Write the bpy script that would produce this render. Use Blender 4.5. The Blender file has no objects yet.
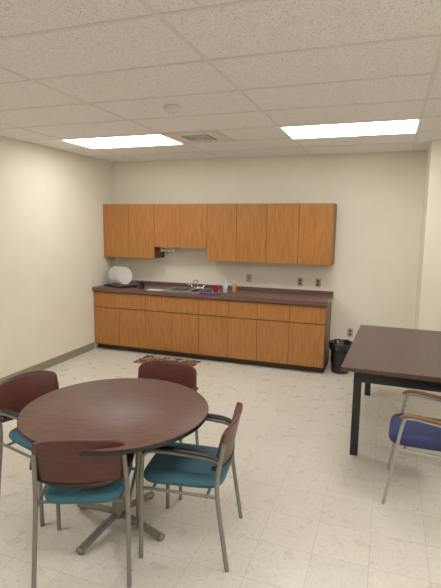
import bpy, bmesh, math
from mathutils import Vector, Matrix
sc=bpy.context.scene
sc.view_settings.view_transform='Standard'
sc.view_settings.gamma=1.13
f_px,YAW,PIT,ROLL,CH,H,D,XL,XR=471.08,.3403,.1443,.0127,1.8113,2.7292,6.3333,-3.9761,.3647
XRW=2.6; YF=-2.2; PY=5.6

# ---------------- materials ----------------
def srgb(h):
    h=h.lstrip('#');c=[int(h[i:i+2],16)/255 for i in (0,2,4)]
    return tuple((x/12.92 if x<=.04045 else ((x+.055)/1.055)**2.4) for x in c)+(1,)
def newmat(n,col='#808080',rough=.5,metal=0,spec=.5):
    m=bpy.data.materials.new(n);m.use_nodes=True
    b=m.node_tree.nodes['Principled BSDF']
    b.inputs['Base Color'].default_value=srgb(col);b.inputs['Roughness'].default_value=rough
    b.inputs['Metallic'].default_value=metal;b.inputs['Specular IOR Level'].default_value=spec
    return m,m.node_tree,b
def ramp(nt,fac,stops):
    r=nt.nodes.new('ShaderNodeValToRGB');e=r.color_ramp.elements
    while len(e)<len(stops): e.new(.5)
    for i,(p,c) in enumerate(stops): e[i].position=p;e[i].color=srgb(c)
    nt.links.new(fac,r.inputs[0]);return r.outputs[0]
def coords(nt,scale=(1,1,1),rot=(0,0,0)):
    t=nt.nodes.new('ShaderNodeTexCoord');m=nt.nodes.new('ShaderNodeMapping')
    m.inputs['Scale'].default_value=scale;m.inputs['Rotation'].default_value=rot
    nt.links.new(t.outputs['Object'],m.inputs[0]);return m.outputs[0]
def noise(nt,vec,scale,detail=4,rough=.5,dist=0):
    n=nt.nodes.new('ShaderNodeTexNoise');n.inputs['Scale'].default_value=scale
    n.inputs['Detail'].default_value=detail;n.inputs['Roughness'].default_value=rough
    n.inputs['Distortion'].default_value=dist
    nt.links.new(vec,n.inputs['Vector']);return n.outputs['Fac']
def bump(nt,b,fac,st=.2,dist=.01):
    n=nt.nodes.new('ShaderNodeBump');n.inputs['Strength'].default_value=st;n.inputs['Distance'].default_value=dist
    nt.links.new(fac,n.inputs['Height']);nt.links.new(n.outputs[0],b.inputs['Normal'])
def mat_noise(n,stops,scale,rough=.5,stretch=(1,1,1),detail=4,bst=0,metal=0,spec=.5,dist=0,rot=(0,0,0)):
    m,nt,b=newmat(n,'#808080',rough,metal,spec)
    fc=noise(nt,coords(nt,stretch,rot),scale,detail,.55,dist)
    nt.links.new(ramp(nt,fc,stops),b.inputs['Base Color'])
    if bst: bump(nt,b,fc,bst)
    return m
M={}
M['wall']=mat_noise('painted_wall',[(.3,'#E8E0CF'),(.7,'#ECE5D5')],3,.65,bst=.03)
M['oak']=mat_noise('oak_laminate',[(.25,'#915A29'),(.5,'#A86B32'),(.75,'#B87B3D')],6,.38,(9,9,.8),6,dist=.4)
M['oakdark']=mat_noise('oak_side',[(.25,'#5E381D'),(.75,'#744526')],6,.45,(9,9,.8),6,dist=.4)
M['counter']=mat_noise('counter_laminate',[(.35,'#5A3F3A'),(.65,'#6C4D47')],60,.35)
M['walnut']=mat_noise('walnut_top',[(.3,'#49322C'),(.5,'#62443A'),(.72,'#785649')],8,.45,(1.2,14,1),6,dist=.5)
M['walnut2']=mat_noise('dark_table_top',[(.3,'#3F2826'),(.5,'#4B302D'),(.72,'#583A38')],6,.35,(12,1.2,1),6,dist=.3)
M['maho']=mat_noise('mahogany_ply',[(.3,'#451C16'),(.7,'#5C2A20')],6,.35,(3,1,10),5)
M['armwood']=mat_noise('arm_wood',[(.3,'#6E4528'),(.7,'#8A5A36')],10,.4,(1,8,8),4)
M['teal']=mat_noise('teal_fabric',[(.3,'#33606F'),(.7,'#417284')],160,.85,bst=.3)
M['navy']=mat_noise('navy_fabric',[(.3,'#20264F'),(.7,'#323A6C')],160,.85,bst=.3)
M['steel']=newmat('grey_tube','#86837D',.38,.5)[0]
M['chrome']=newmat('chrome','#C8C8C8',.15,1)[0]
M['silver']=newmat('silver_tube','#B0AEA8',.35,.6)[0]
M['sinksteel']=newmat('sink_steel','#B4B2AE',.3,.9)[0]
M['black']=newmat('black_plastic','#141314',.42)[0]
M['blackpaint']=newmat('black_paint','#131416',.5)[0]
M['toe']=newmat('toe_kick','#33241B',.6)[0]
M['base']=newmat('vinyl_base','#8C866F',.5)[0]
M['white']=newmat('white_ceramic','#DEDCD6',.25)[0]
M['paper']=newmat('paper_white','#F0EEE8',.8)[0]
M['plate_ivory']=newmat('ivory_plate','#B5A88A',.4)[0]
M['slot']=newmat('outlet_slot','#4A4032',.6)[0]
M['red']=newmat('red_plastic','#C4202C',.35)[0]
M['blue']=newmat('blue_cloth','#4A4FA8',.9)[0]
M['purple']=newmat('purple_cloth','#7A3FA0',.9)[0]
M['clear']=newmat('clear_bottle','#C9CFD4',.15)[0]
M['orange']=newmat('orange_soap','#C98A5A',.2)[0]
M['grid']=newmat('tbar_white','#DEDBD4',.5)[0]
M['frame']=newmat('troffer_frame','#E4E2DC',.4)[0]
M['vent']=newmat('vent_white','#DAD7D0',.5)[0]
M['ventdark']=newmat('vent_gap','#4A453E',.7)[0]
M['bag']=newmat('bin_liner','#1E1E20',.25)[0]
# ceiling tile with pinholes
m,nt,b=newmat('ceiling_tile','#E8E5DE',.85)
v=coords(nt)
n1=noise(nt,v,105,3,.72)
nt.links.new(ramp(nt,n1,[(.34,'#BDB9B1'),(.46,'#EEECE8'),(.7,'#F2F1EE')]),b.inputs['Base Color']);bump(nt,b,n1,.2,.003)
M['ceil']=m
# floor VCT
m,nt,b=newmat('vinyl_floor_tile','#CFC6B0',.24)
N=nt.nodes;L=nt.links
v=coords(nt,(1/.305,1/.305,1))
fr=N.new('ShaderNodeVectorMath');fr.operation='FRACTION';L.new(v,fr.inputs[0])
sp=N.new('ShaderNodeSeparateXYZ');L.new(fr.outputs[0],sp.inputs[0])
def mth(op,a,bv):
    n=N.new('ShaderNodeMath');n.operation=op
    for i,x in enumerate((a,bv)):
        if isinstance(x,(int,float)): n.inputs[i].default_value=x
        else: L.new(x,n.inputs[i])
    return n.outputs[0]
seam=mth('MAXIMUM',mth('LESS_THAN',sp.outputs[0],.012),mth('LESS_THAN',sp.outputs[1],.012))
fl=N.new('ShaderNodeVectorMath');fl.operation='FLOOR';L.new(v,fl.inputs[0])
wn=N.new('ShaderNodeTexWhiteNoise');wn.noise_dimensions='2D';L.new(fl.outputs[0],wn.inputs['Vector'])
sv=N.new('ShaderNodeVectorMath');sv.operation='MULTIPLY_ADD';L.new(wn.outputs['Color'],sv.inputs[0])
sv.inputs[1].default_value=(20,20,20);L.new(coords(nt,(1,1,1)),sv.inputs[2])
n1=noise(nt,sv.outputs[0],42,5,.75,.8)
c1=ramp(nt,n1,[(.32,'#BBB3A2'),(.43,'#D5CFC2'),(.6,'#DBD6CB'),(.75,'#E3DFD6')])
hs=N.new('ShaderNodeHueSaturation');L.new(c1,hs.inputs['Color'])
L.new(mth('ADD',mth('MULTIPLY',wn.outputs['Value'],.07),.96),hs.inputs['Value'])
# faint wear / scuffs
sc_n=noise(nt,coords(nt,(1,2.5,1)),6,6,.7,1.2)
wear=N.new('ShaderNodeMapRange');L.new(sc_n,wear.inputs[0]);wear.inputs[1].default_value=.62;wear.inputs[2].default_value=.78
mxw=N.new('ShaderNodeMix');mxw.data_type='RGBA';L.new(mth('MULTIPLY',wear.outputs[0],.25),mxw.inputs[0])
L.new(hs.outputs[0],mxw.inputs[6]);mxw.inputs[7].default_value=srgb('#A2987F')
mx=N.new('ShaderNodeMix');mx.data_type='RGBA';L.new(mth('MULTIPLY',seam,.42),mx.inputs[0])
L.new(mxw.outputs[2],mx.inputs[6]);mx.inputs[7].default_value=srgb('#8E8570')
L.new(mx.outputs[2],b.inputs['Base Color'])
n2=noise(nt,coords(nt),9,3)
L.new(mth('ADD',mth('MULTIPLY',n2,.2),.2),b.inputs['Roughness'])
M['floor']=m
# light diffuser
m,nt,b=newmat('light_diffuser','#FFFFFF',.4)
b.inputs['Emission Color'].default_value=(1,.97,.91,1);b.inputs['Emission Strength'].default_value=11
M['emit']=m
# rug
m,nt,b=newmat('rug_weave','#6B3A30',.95)
N=nt.nodes;L=nt.links
vo=N.new('ShaderNodeTexVoronoi');vo.inputs['Scale'].default_value=11;L.new(coords(nt),vo.inputs['Vector'])
L.new(ramp(nt,vo.outputs['Distance'],[(.0,'#D8C8A8'),(.3,'#6E3328'),(.5,'#4A241E'),(.8,'#BBA484')]),b.inputs['Base Color'])
M['rug']=m

# ---------------- geometry helpers ----------------
def obj(name,bm,mat,parent=None,smooth=False,mats=None):
    me=bpy.data.meshes.new(name);bm.to_mesh(me);bm.free()
    o=bpy.data.objects.new(name,me);sc.collection.objects.link(o)
    for x in (mats or [mat]): me.materials.append(M[x])
    if smooth:
        for p in me.polygons: p.use_smooth=True
    if parent: o.parent=parent
    return o
def empty(name,loc=(0,0,0),rz=0):
    e=bpy.data.objects.new(name,None);e.empty_display_size=.1;sc.collection.objects.link(e)
    e.location=loc;e.rotation_euler=(0,0,rz);return e
def addbox(bm,x0,x1,y0,y1,z0,z1,mi=0,bev=0):
    g=bmesh.ops.create_cube(bm,size=1)
    vs=g['verts']
    for v in vs:
        v.co=Vector(((x0+x1)/2+v.co.x*(x1-x0),(y0+y1)/2+v.co.y*(y1-y0),(z0+z1)/2+v.co.z*(z1-z0)))
    fs=set(f for v in vs for f in v.link_faces)
    for f in fs: f.material_index=mi
    if bev:
        es=list(set(e for v in vs for e in v.link_edges))
        r=bmesh.ops.bevel(bm,geom=es,offset=bev,segments=2,affect='EDGES',profile=.5)
        for f in r['faces']: f.material_index=mi
def box(name,x0,x1,y0,y1,z0,z1,mat,parent=None,bev=0):
    bm=bmesh.new();addbox(bm,x0,x1,y0,y1,z0,z1,0,bev);return obj(name,bm,mat,parent)
def lathe(name,prof,mat,parent=None,loc=(0,0,0),seg=40,axis='z',cap=True):
    bm=bmesh.new();rings=[]
    for r,z in prof:
        ring=[]
        for i in range(seg):
            a=2*math.pi*i/seg
            c=(r*math.cos(a),r*math.sin(a),z)
            if axis=='x': c=(z,r*math.cos(a),r*math.sin(a))
            ring.append(bm.verts.new(c))
        rings.append(ring)
    for a,b_ in zip(rings,rings[1:]):
        for i in range(seg): bm.faces.new((a[i],a[(i+1)%seg],b_[(i+1)%seg],b_[i]))
    if cap:
        bm.faces.new(rings[0][::-1]);bm.faces.new(rings[-1])
    bmesh.ops.recalc_face_normals(bm,faces=bm.faces)
    o=obj(name,bm,mat,parent,True);o.location=loc
    md=o.modifiers.new('es','EDGE_SPLIT');md.split_angle=math.radians(40)
    return o
def smoothpath(pts,n=6):
    P=[Vector(p) for p in pts];out=[]
    for i in range(len(P)-1):
        p0=P[max(i-1,0)];p1=P[i];p2=P[i+1];p3=P[min(i+2,len(P)-1)]
        for k in range(n):
            t=k/n
            out.append(.5*((2*p1)+(p2-p0)*t+(2*p0-5*p1+4*p2-p3)*t*t+(3*p1-p0-3*p2+p3)*t**3))
    out.append(P[-1]);return out
def addtube(bm,pts,r,n=6,seg=10,flat=1.0,mi=0):
    path=smoothpath(pts,n) if n>1 else [Vector(p) for p in pts]
    T=[(path[min(i+1,len(path)-1)]-path[max(i-1,0)]).normalized() for i in range(len(path))]
    ref=Vector((0,1,0)) if abs(T[0].y)<.9 else Vector((1,0,0))
    rings=[]
    u=(ref-T[0]*ref.dot(T[0])).normalized()
    for p,t in zip(path,T):
        u=(u-t*u.dot(t)).normalized();w=t.cross(u)
        rings.append([bm.verts.new(p+u*(r*math.cos(2*math.pi*i/seg))+w*(r*flat*math.sin(2*math.pi*i/seg))) for i in range(seg)])
    for a,b_ in zip(rings,rings[1:]):
        for i in range(seg):
            f=bm.faces.new((a[i],a[(i+1)%seg],b_[(i+1)%seg],b_[i]));f.material_index=mi
    for f in (bm.faces.new(rings[0][::-1]),bm.faces.new(rings[-1])): f.material_index=mi
def tubes(name,lst,mat,parent=None):
    bm=bmesh.new()
    for a in lst: addtube(bm,*a)
    bmesh.ops.recalc_face_normals(bm,faces=bm.faces)
    o=obj(name,bm,mat,parent,True)
    md=o.modifiers.new('es','EDGE_SPLIT');md.split_angle=math.radians(50)
    return o

# ---------------- room ----------------
box('floor',XL-.1,XRW+.1,YF-.1,D+.1,-.1,0,'floor')
box('ceiling',XL-.1,XRW+.1,YF-.1,D+.1,H,H+.1,'ceil')
box('wall_left',XL-.1,XL,YF-.1,D+.1,0,H,'wall')
box('wall_back',XL,XRW,D,D+.1,0,H,'wall')
box('wall_right',XRW,XRW+.1,YF-.1,D+.1,0,H,'wall')
box('wall_front',XL,XRW,YF-.1,YF,0,H,'wall')
box('wall_jog',XR,XRW,PY,D,0,H,'wall')
box('baseboard_left',XL,XL+.008,YF,D-.62,0,.1,'base')
box('baseboard_back',-.66,XR,D-.008,D,0,.1,'base')
bm=bmesh.new();addbox(bm,XR-.008,XR,PY-.008,D-.008,0,.1);addbox(bm,XR,XRW,PY-.008,PY,0,.1)
obj('baseboard_right',bm,'base')
# ceiling grid
LX,LY=-1.0247,4.4485
bm=bmesh.new();g=.012
xs=[];x=LX
while x-1.22>XL: x-=1.22
while x<XRW: xs.append(x);x+=1.22
y=LY
while y-.61>YF: y-=.61
ys=[]
while y<D: ys.append(y);y+=.61
for x in xs: addbox(bm,x-g,x+g,YF,D,H-.004,H)
for y in ys: addbox(bm,XL,XRW,y-g,y+g,H-.0045,H)
addbox(bm,XL,XRW,D-.02,D,H-.005,H);addbox(bm,XL,XL+.02,YF,D,H-.005,H);addbox(bm,XR,XRW,PY-.02,PY,H-.005,H)
obj('trim_ceiling_grid',bm,'grid')
# troffers: back pair in view, the others added out of view as extra light
def troffer(x0,y0):
    e=empty('ceiling_light',(x0,y0,H))
    w,d=1.22,.61
    bm=bmesh.new();t=.022
    for a in ((0,w,0,t),(0,w,d-t,d),(0,t,t,d-t),(w-t,w,t,d-t)): addbox(bm,a[0],a[1],a[2],a[3],-.012,-.0002)
    obj('frame',bm,'frame',e)
    box('diffuser',t,w-t,t,d-t,-.016,-.002,'emit',e)
for x0 in (LX,LX-2.44):
    troffer(x0,LY);troffer(x0,LY-3.66)
troffer(LX+2.44,LY-3.66);troffer(LX+2.44,LY-1.83)
# vent
e=empty('ceiling_air_vent',(-1.94,4.7535,H))
bm=bmesh.new()
def ringbox(bm,r0,r1,z0,z1,mi=0,sx=1):
    addbox(bm,-r1*sx,r1*sx,-r1,-r0,z0,z1,mi);addbox(bm,-r1*sx,r1*sx,r0,r1,z0,z1,mi)
    addbox(bm,-r1*sx,-r0*sx,-r0,r0,z0,z1,mi);addbox(bm,r0*sx,r1*sx,-r0,r0,z0,z1,mi)
ringbox(bm,.155,.29,-.014,-.005)
for r in (.12,.08,.04): ringbox(bm,r,r+.009,-.022,-.012)
addbox(bm,-.012,.012,-.012,.012,-.022,-.012)
obj('louvers',bm,'vent',e)
box('plenum',-.16,.16,-.16,.16,-.008,-.005,'ventdark',e)
# smoke detector
lathe('smoke_detector',[(.062,0),(.066,-.012),(.06,-.03),(.05,-.04),(.028,-.044),(.026,-.056),(.01,-.06)],'vent',None,(-1.66,3.49,H-.004))

# ---------------- cabinets ----------------
def handleless(bm,x0,x1,z0,z1,yf,g=.0025):
    addbox(bm,x0+g,x1-g,yf-.018,yf,z0+g,z1-g,0,.002)
e=empty('wall_cabinets')
ZT,ZB,ZS=2.1003,1.3311,1.497
yf=D-.302
bm=bmesh.new()
addbox(bm,XL+.004,-3.137,yf,D-.002,ZB,ZT);addbox(bm,-3.137,-2.335,yf,D-.002,ZS,ZT);addbox(bm,-2.335,-.6595,yf,D-.002,ZB,ZT)
obj('carcass',bm,'oakdark',e)
for i,(a,b_,z) in enumerate([(XL+.006,-3.545,ZB),(-3.545,-3.137,ZB),(-3.137,-2.736,ZS),(-2.736,-2.335,ZS),(-2.335,-1.918,ZB),(-1.918,-1.507,ZB),(-1.507,-1.088,ZB),(-1.088,-.6595,ZB)]):
    bm=bmesh.new();handleless(bm,a,b_,z,ZT,yf);o=obj('door_panel_%d'%(i+1),bm,'oak',e)
e=empty('base_cabinets')
XC=-.672;yf=D-.592
bm=bmesh.new()
addbox(bm,XL+.004,XC,yf,D-.002,.1,.70)
addbox(bm,XL+.004,-2.95,yf,D-.002,.70,.872);addbox(bm,-2.12,XC,yf,D-.002,.70,.872);addbox(bm,-2.95,-2.12,yf,yf+.02,.70,.872)
obj('carcass',bm,'oakdark',e)
box('toe_kick',XL+.004,XC,yf+.065,D-.01,0,.1,'toe',e)
ZD=.625;ZC=.845
bx=[XL+.006,-3.55,-3.129,-2.729,-2.329,-1.919,-1.527,-1.114,XC]
for i in range(8):
    bm=bmesh.new();handleless(bm,bx[i],bx[i+1],.085,ZD,yf);obj('door_panel_%d'%(i+1),bm,'oak',e)
dr=[(bx[0],bx[2]),(bx[2],bx[4]),(bx[4],bx[5]),(bx[5],bx[6]),(bx[6],bx[7]),(bx[7],bx[8])]
for i,(a,b_) in enumerate(dr):
    bm=bmesh.new();handleless(bm,a,b_,ZD+.008,ZC,yf);obj('drawer_front_%d'%(i+1),bm,'oak',e)
# countertop with sink cutout
SX0,SX1,SY0,SY1=-2.88,-2.2,5.8,6.22
x0,x1,y0,y1=XL+.003,XC+.02,D-.635,D-.002
bm=bmesh.new()
addbox(bm,x0,SX0,y0,y1,.874,.914);addbox(bm,SX1,x1,y0,y1,.874,.914)
addbox(bm,SX0,SX1,y0,SY0,.874,.914);addbox(bm,SX0,SX1,SY1,y1,.874,.914)
addbox(bm,x0,x1,y0-.001,y0+.02,.862,.9142)
o=obj('countertop',bm,'counter',e)
bm=bmesh.new()
addbox(bm,x0,x1,y1-.018,y1,.9145,.965)
obj('trim_backsplash',bm,'counter')
# sink
e=empty('kitchen_sink',((SX0+SX1)/2,(SY0+SY1)/2,.914))
w,d=(SX1-SX0)/2,(SY1-SY0)/2
bm=bmesh.new()
addbox(bm,-w-.015,w+.015,-d-.015,-d+.03,0.0005,.006);addbox(bm,-w-.015,w+.015,d-.07,d+.015,0.0005,.006)
addbox(bm,-w-.015,-w+.03,-d+.03,d-.07,0.0005,.006);addbox(bm,w-.03,w+.015,-d+.03,d-.07,0.0005,.006)
addbox(bm,-.015,.015,-d+.03,d-.07,-.02,.004)
for a,b_ in ((-w+.03,-.015),(.015,w-.03)):
    addbox(bm,a,b_,-d+.03,d-.07,-.172,-.168)
    addbox(bm,a-.003,a,-d+.03,d-.07,-.17,0);addbox(bm,b_,b_+.003,-d+.03,d-.07,-.17,0)
    addbox(bm,a,b_,-d+.027,-d+.03,-.17,0);addbox(bm,a,b_,d-.07,d-.067,-.17,0)
obj('basin',bm,'sinksteel',e)
bm=bmesh.new()
addtube(bm,[(0,d-.03,.006),(0,d-.03,.06),(0,d-.03,.10),(0,d-.06,.125),(0,d-.14,.125),(0,d-.2,.11),(0,d-.205,.095)],.009)
addtube(bm,[(-.1,d-.03,.012),(.1,d-.03,.012)],.016,1)
for s in (-.09,.09):
    addtube(bm,[(s,d-.03,.006),(s,d-.03,.05)],.013,1);addtube(bm,[(s,d-.03,.05),(s*1.6,d-.05,.062)],.008,1)
addtube(bm,[(.18,d-.03,.006),(.18,d-.03,.03),(.18,d-.04,.08)],.011,2)
bmesh.ops.recalc_face_normals(bm,faces=bm.faces)
obj('faucet',bm,'chrome',e,True)
# dish rack
e=empty('dish_rack',(-3.65,5.95,.9145),-.42)
bm=bmesh.new();addbox(bm,-.21,.21,-.15,.15,0.0,.008,0,.003);ringbox(bm,.135,.15,.008,.022,0,1.35);obj('drip_tray',bm,'black',e)
bm=bmesh.new()
for z in (.03,.08):
    addtube(bm,[(-.18,-.12,z),(.18,-.12,z),(.18,.12,z),(-.18,.12,z),(-.18,-.12,z)],.003,1)
for i in range(7):
    x=-.18+i*.06
    addtube(bm,[(x,-.12,.08),(x,-.12,.03),(x,.12,.03),(x,.12,.08)],.002,1)
for s in ((-.18,-.12),(.18,-.12),(.18,.12),(-.18,.12)): addtube(bm,[(s[0],s[1],.006),(s[0],s[1],.08)],.003,1)
obj('wire_frame',bm,'silver',e,True)
for i in range(4):
    o=lathe('plate_%d'%(i+1),[(.001,0),(.075,0),(.122,.016),(.124,.019),(.12,.019),(.075,.005),(.001,.004)],'white',e,(-.14+i*.075,0,.16),36,'x',False)
    o.rotation_euler=(0,-.12,0)
lathe('coffee_mug',[(.03,0),(.036,.004),(.04,.05),(.042,.09),(.038,.09),(.035,.01),(.001,.008)],'black',None,(-3.27,5.88,.9145),28,cap=False)
box('paper_sheet',-3.12,-2.91,5.74,5.87,.9145,.918,'paper')
# cup
lathe('red_cup',[(.028,0),(.031,.002),(.042,.1),(.044,.102),(.04,.1),(.029,.006),(.001,.005)],'red',None,(-2.14,5.86,.9145),28,cap=False)
def bottle(name,loc,mat,cap='white',h=.15,r=.032):
    e=empty(name,loc)
    lathe('body',[(r*.9,0),(r,.006),(r,h*.6),(r*.85,h*.75),(r*.35,h*.9),(r*.35,h)],mat,e)
    lathe('pump_collar',[(r*.45,h),(r*.45,h+.015),(r*.15,h+.018),(r*.15,h+.05)],cap,e)
    tubes('pump_spout',[([(0.01,0,h+.05),(-.02,-.01,h+.052),(-.04,-.02,h+.042)],.005)],cap,e)
bottle('soap_bottle',(-2.05,5.98,.9145),'clear')
bottle('hand_lotion_bottle',(-1.95,6.06,.9145),'orange',h=.14)
# cloths (crumpled)
import random
def cloth(name,cx,cy,sx,sy,mat,seed):
    random.seed(seed);bm=bmesh.new();n=9
    g=[[bm.verts.new((cx+(i/(n-1)-.5)*sx*(1+.15*math.sin(j)),cy+(j/(n-1)-.5)*sy*(1+.15*math.sin(i*1.3)),.918+.022*max(0,math.sin(i*1.7+seed)*math.cos(j*1.3))+random.random()*.005)) for j in range(n)] for i in range(n)]
    for i in range(n-1):
        for j in range(n-1): bm.faces.new((g[i][j],g[i+1][j],g[i+1][j+1],g[i][j+1]))
    o=obj(name,bm,mat,None,True);md=o.modifiers.new('s','SOLIDIFY');md.thickness=.004;md.offset=1
cloth('blue_dish_cloth',-2.13,5.745,.14,.08,'blue',1)
cloth('purple_dish_cloth',-2.27,5.75,.1,.07,'purple',4)
# paper towel holder under short cabinet
e=empty('paper_towel_holder',(-2.98,6.15,ZS))
bm=bmesh.new();addbox(bm,-.11,.11,-.03,.03,-.012,-.001,0,.003);addbox(bm,-.11,-.1,-.03,.03,-.07,-.01,0,.003);addbox(bm,.1,.11,-.03,.03,-.07,-.01,0,.003)
addtube(bm,[(-.1,0,-.05),(.1,0,-.05)],.012,1)
obj('bracket',bm,'white',e)
# outlets
def outlet(name,x,z,mat='plate_ivory',kind='outlet'):
    e=empty(name,(x,D,z))
    bm=bmesh.new();addbox(bm,-.035,.035,-.006,-.0002,-.057,.057,0,.002);obj('cover_plate',bm,mat,e)
    bm=bmesh.new()
    if kind=='outlet':
        for s in (-.022,.022): addbox(bm,-.015,.015,-.008,-.005,s-.014,s+.014)
    else: addbox(bm,-.005,.005,-.016,-.005,-.012,.012)
    obj('sockets' if kind=='outlet' else 'toggle',bm,'slot' if mat!='white' else 'frame',e)
outlet('electrical_outlet',-3.143,1.125,'white')
outlet('light_switch',-1.821,1.087,kind='switch')
outlet('electrical_outlet',-1.102,1.07);outlet('electrical_outlet',-.86,1.07)
outlet('electrical_outlet',-.414,.43)

# rug
bm=bmesh.new();addbox(bm,-3.1,-2.28,5.31,5.70,.0005,.009,0,.003);obj('kitchen_rug',bm,'rug')
# trash can
e=empty('trash_can',(-.485,5.93,0))
lathe('bin',[(.10,0.001),(.105,.004),(.135,.36),(.142,.365),(.142,.38),(.132,.38),(.128,.36),(.098,.01),(.001,.008)],'black',e,cap=False)
bm=bmesh.new();seg=48
prof=[(.147,.31),(.15,.35),(.15,.38),(.14,.392),(.128,.38),(.11,.25),(.09,.15),(.01,.14)]
rings=[]
for k_,(r,z) in enumerate(prof):
    rings.append([bm.verts.new(((r+.005*math.sin(i*2.1+k_))*math.cos(2*math.pi*i/seg),(r+.005*math.sin(i*2.1+k_))*math.sin(2*math.pi*i/seg),z+(.012*math.sin(i*1.3) if k_==0 else .004*math.sin(i*.9)))) for i in range(seg)])
for a,b_ in zip(rings,rings[1:]):
    for i in range(seg): bm.faces.new((a[i],a[(i+1)%seg],b_[(i+1)%seg],b_[i]))
obj('liner',bm,'bag',e,True)

# ---------------- round table ----------------
RT=(-1.455,2.30)
e=empty('round_table',(RT[0],RT[1],0),0)
R=.54
lathe('table_top',[(R-.006,.712),(R,.716),(R,.739),(R-.006,.744)],'walnut',e,seg=96).rotation_euler=(0,0,.35)
lathe('edge_band',[(R+.0005,.715),(R+.002,.718),(R+.002,.737),(R+.0005,.740)],'blackpaint',e,seg=96,cap=False)
lathe('column',[(.04,.05),(.038,.06),(.038,.69),(.05,.699)],'steel',e)
bm=bmesh.new()
for k_ in range(4):
    a=-.17+k_*math.pi/2;c,s=math.cos(a),math.sin(a)
    addtube(bm,[(.03*c,.03*s,.07),(.15*c,.15*s,.055),(.26*c,.26*s,.032),(.33*c,.33*s,.02)],.024,4,10,.75)
    addtube(bm,[(.31*c,.31*s,0.0),(.31*c,.31*s,.02)],.018,1)
    addtube(bm,[(.02*c,.02*s,.704),(.3*c,.3*s,.704)],.018,1,4,.4)
bmesh.ops.recalc_face_normals(bm,faces=bm.faces)
obj('spider_base',bm,'steel',e,True)

# ---------------- dark work table ----------------
e=empty('work_table',(-.29,3.625,0),-.03)
w,l=1.07,1.70
box('table_top',0,w,0,l,.715,.75,'walnut2',e,.003)
bm=bmesh.new();i_=.09
addbox(bm,i_,w-i_,i_+.01,i_+.035,.61,.714);addbox(bm,i_,w-i_,l-i_-.035,l-i_-.01,.61,.714)
addbox(bm,i_+.01,i_+.035,i_+.03,l-i_-.03,.61,.714);addbox(bm,w-i_-.035,w-i_-.01,i_+.03,l-i_-.03,.61,.714)
obj('apron',bm,'blackpaint',e)
for k_,(x,y) in enumerate(((i_,i_),(w-i_-.06,i_),(i_,l-i_-.06),(w-i_-.06,l-i_-.06))):
    bm=bmesh.new();addbox(bm,x,x+.06,y,y+.06,0,.714,0,.003);obj('leg_%d'%(k_+1),bm,'blackpaint',e)

# ---------------- chairs ----------------
def shell(name,parent,mat,W2,z0,z1,xb,lean,curve,mi_lip=None):
    bm=bmesh.new();nu,nv=16,12;g=[]
    for j in range(nv+1):
        t=2*j/nv-1;at=abs(t);r=.07
        w=W2
        if at>.6: w=W2-r+r*math.sqrt(max(0,1-((at-.6)/.4)**2))
        if t<0: w-=.012*(-t)
        row=[]
        for i in range(nu+1):
            u=2*i/nu-1
            y=u*w;z=z0+(z1-z0)*j/nv
            z+=(.012*(1-u*u) if t>0 else 0)*t
            x=xb+curve*(y/W2)**2-lean*(j/nv)**1.3
            row.append(bm.verts.new((x,y,z)))
        g.append(row)
    for j in range(nv):
        for i in range(nu): bm.faces.new((g[j][i],g[j][i+1],g[j+1][i+1],g[j+1][i]))
    bmesh.ops.recalc_face_normals(bm,faces=bm.faces)
    o=obj(name,bm,mat,parent,True)
    md=o.modifiers.new('s','SOLIDIFY');md.thickness=.014;md.offset=0
    return o
def cushion(name,parent,mat,x0,x1,w0,w1,z0,z1):
    bm=bmesh.new();n=40;cx=(x0+x1)/2;hx=(x1-x0)/2
    def ring(s,z):
        out=[]
        for i in range(n):
            a=2*math.pi*i/n;c,sn=math.cos(a),math.sin(a)
            e_=.38
            px=abs(c)**e_*(1 if c>0 else -1);py=abs(sn)**e_*(1 if sn>0 else -1)
            hw=w0+(w1-w0)*(px+1)/2
            out.append(bm.verts.new((cx+px*hx*s,py*hw*s,z)))
        return out
    pr=[(.9,z0),(.97,z0+.006),(1,z0+.02),(1,z1-.025),(.975,z1-.01),(.92,z1),(.7,z1+.006),(.35,z1+.007)]
    rs=[ring(*q) for q in pr]
    for a,b_ in zip(rs,rs[1:]):
        for i in range(n): bm.faces.new((a[i],a[(i+1)%n],b_[(i+1)%n],b_[i]))
    bm.faces.new(rs[0][::-1]);bm.faces.new(rs[-1])
    bmesh.ops.recalc_face_normals(bm,faces=bm.faces)
    return obj(name,bm,mat,parent,True)
def dining_chair(x,y,ang):
    e=empty('dining_chair',(x,y,0),ang);hw=.235;r=.0125
    for s,n in ((-1,'right'),(1,'left')):
        tubes('side_frame_'+n,[
          ([(.225,s*hw,.001),(.22,s*hw,.3),(.215,s*hw,.56),(.195,s*hw,.615),(.14,s*hw,.632),(0,s*hw,.632),(-.14,s*(hw-.004),.622),(-.205,s*(hw-.012),.60)],r),
          ([(-.255,s*hw,.001),(-.225,s*(hw-.003),.2),(-.195,s*(hw-.008),.42),(-.2,s*(hw-.012),.55),(-.225,s*(hw-.02),.70)],r),
          ([(.22,s*hw,.415),(-.2,s*(hw-.008),.405)],.009,1)],'steel',e)
        tubes('arm_pad_'+n,[([(.205,s*hw,.62),(.17,s*hw,.648),(.1,s*(hw+.004),.655),(-.05,s*(hw+.004),.652),(-.15,s*hw,.642),(-.2,s*(hw-.01),.62)],.021,5,10,.55)],'black',e)
    tubes('cross_rails',[([(.16,-hw,.41),(.16,hw,.41)],.009,1),([(-.14,-hw,.405),(-.14,hw,.405)],.009,1)],'steel',e)
    cushion('seat',e,'teal',-.215,.245,.2,.222,.425,.475)
    shell('backrest',e,'maho',.225,.545,.785,-.225,.05,.045)
    bm=bmesh.new();addtube(bm,[(-.175,-.222,.56),(-.21,-.12,.54),(-.222,0,.535),(-.21,.12,.54),(-.175,.222,.56)],.016,5,8,.8)
    obj('backrest_lip',bm,'black',e,True)
    return e
dining_chair(-.99,2.345,math.pi+.14)
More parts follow.
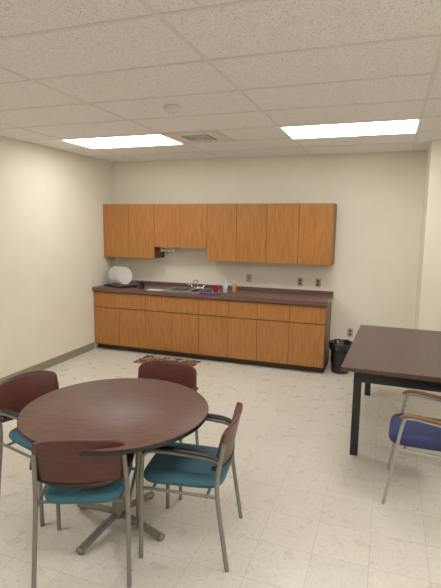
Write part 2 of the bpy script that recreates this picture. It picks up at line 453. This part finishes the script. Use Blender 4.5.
dining_chair(-1.45,2.01,math.radians(114))
dining_chair(-2.03,2.40,math.radians(-15))
dining_chair(-1.47,2.85,math.radians(-82))
# blue arm chair
e=empty('office_armchair',(.34,3.32,0),math.pi-.06)
hw=.245
for s,n in ((-1,'right'),(1,'left')):
    tubes('side_frame_'+n,[
      ([(.26,s*hw,.001),(.215,s*hw,.3),(.17,s*hw,.58),(.13,s*hw,.615),(0,s*hw,.605),(-.2,s*hw,.575),(-.25,s*hw,.55)],.011),
      ([(-.28,s*hw,.001),(-.24,s*hw,.25),(-.22,s*hw,.45),(-.26,s*hw,.7),(-.3,s*hw,.84)],.011),
      ([(.2,s*hw,.40),(-.22,s*hw,.39)],.009,1)],'silver',e)
    tubes('arm_pad_'+n,[([(.19,s*hw,.61),(.14,s*hw,.635),(0,s*hw,.625),(-.2,s*hw,.595),(-.26,s*hw,.57)],.022,5,10,.45)],'armwood',e)
tubes('cross_rails',[([(.15,-hw,.40),(.15,hw,.40)],.009,1),([(-.15,-hw,.395),(-.15,hw,.395)],.009,1)],'silver',e)
cushion('seat',e,'navy',-.22,.26,.21,.23,.41,.475)
shell('backrest',e,'navy',.225,.55,.86,-.25,.04,.06)

# ---------------- camera ----------------
cam=bpy.data.cameras.new('camera');co=bpy.data.objects.new('camera',cam);sc.collection.objects.link(co)
F=Vector((-math.sin(YAW)*math.cos(PIT),math.cos(YAW)*math.cos(PIT),-math.sin(PIT)))
Rr=Vector((math.cos(YAW),math.sin(YAW),0));U=Rr.cross(F)
R2=Rr*math.cos(ROLL)+U*math.sin(ROLL);U2=-Rr*math.sin(ROLL)+U*math.cos(ROLL)
m=Matrix((R2,U2,-F)).transposed().to_4x4();m.translation=Vector((0,0,CH))
co.matrix_world=m
cam.sensor_fit='VERTICAL';cam.sensor_height=24;cam.lens=24*f_px/588;cam.clip_start=.05
sc.camera=co
w=bpy.data.worlds.new('world');sc.world=w;w.use_nodes=True
w.node_tree.nodes['Background'].inputs[0].default_value=(.9,.85,.75,1);w.node_tree.nodes['Background'].inputs[1].default_value=.3
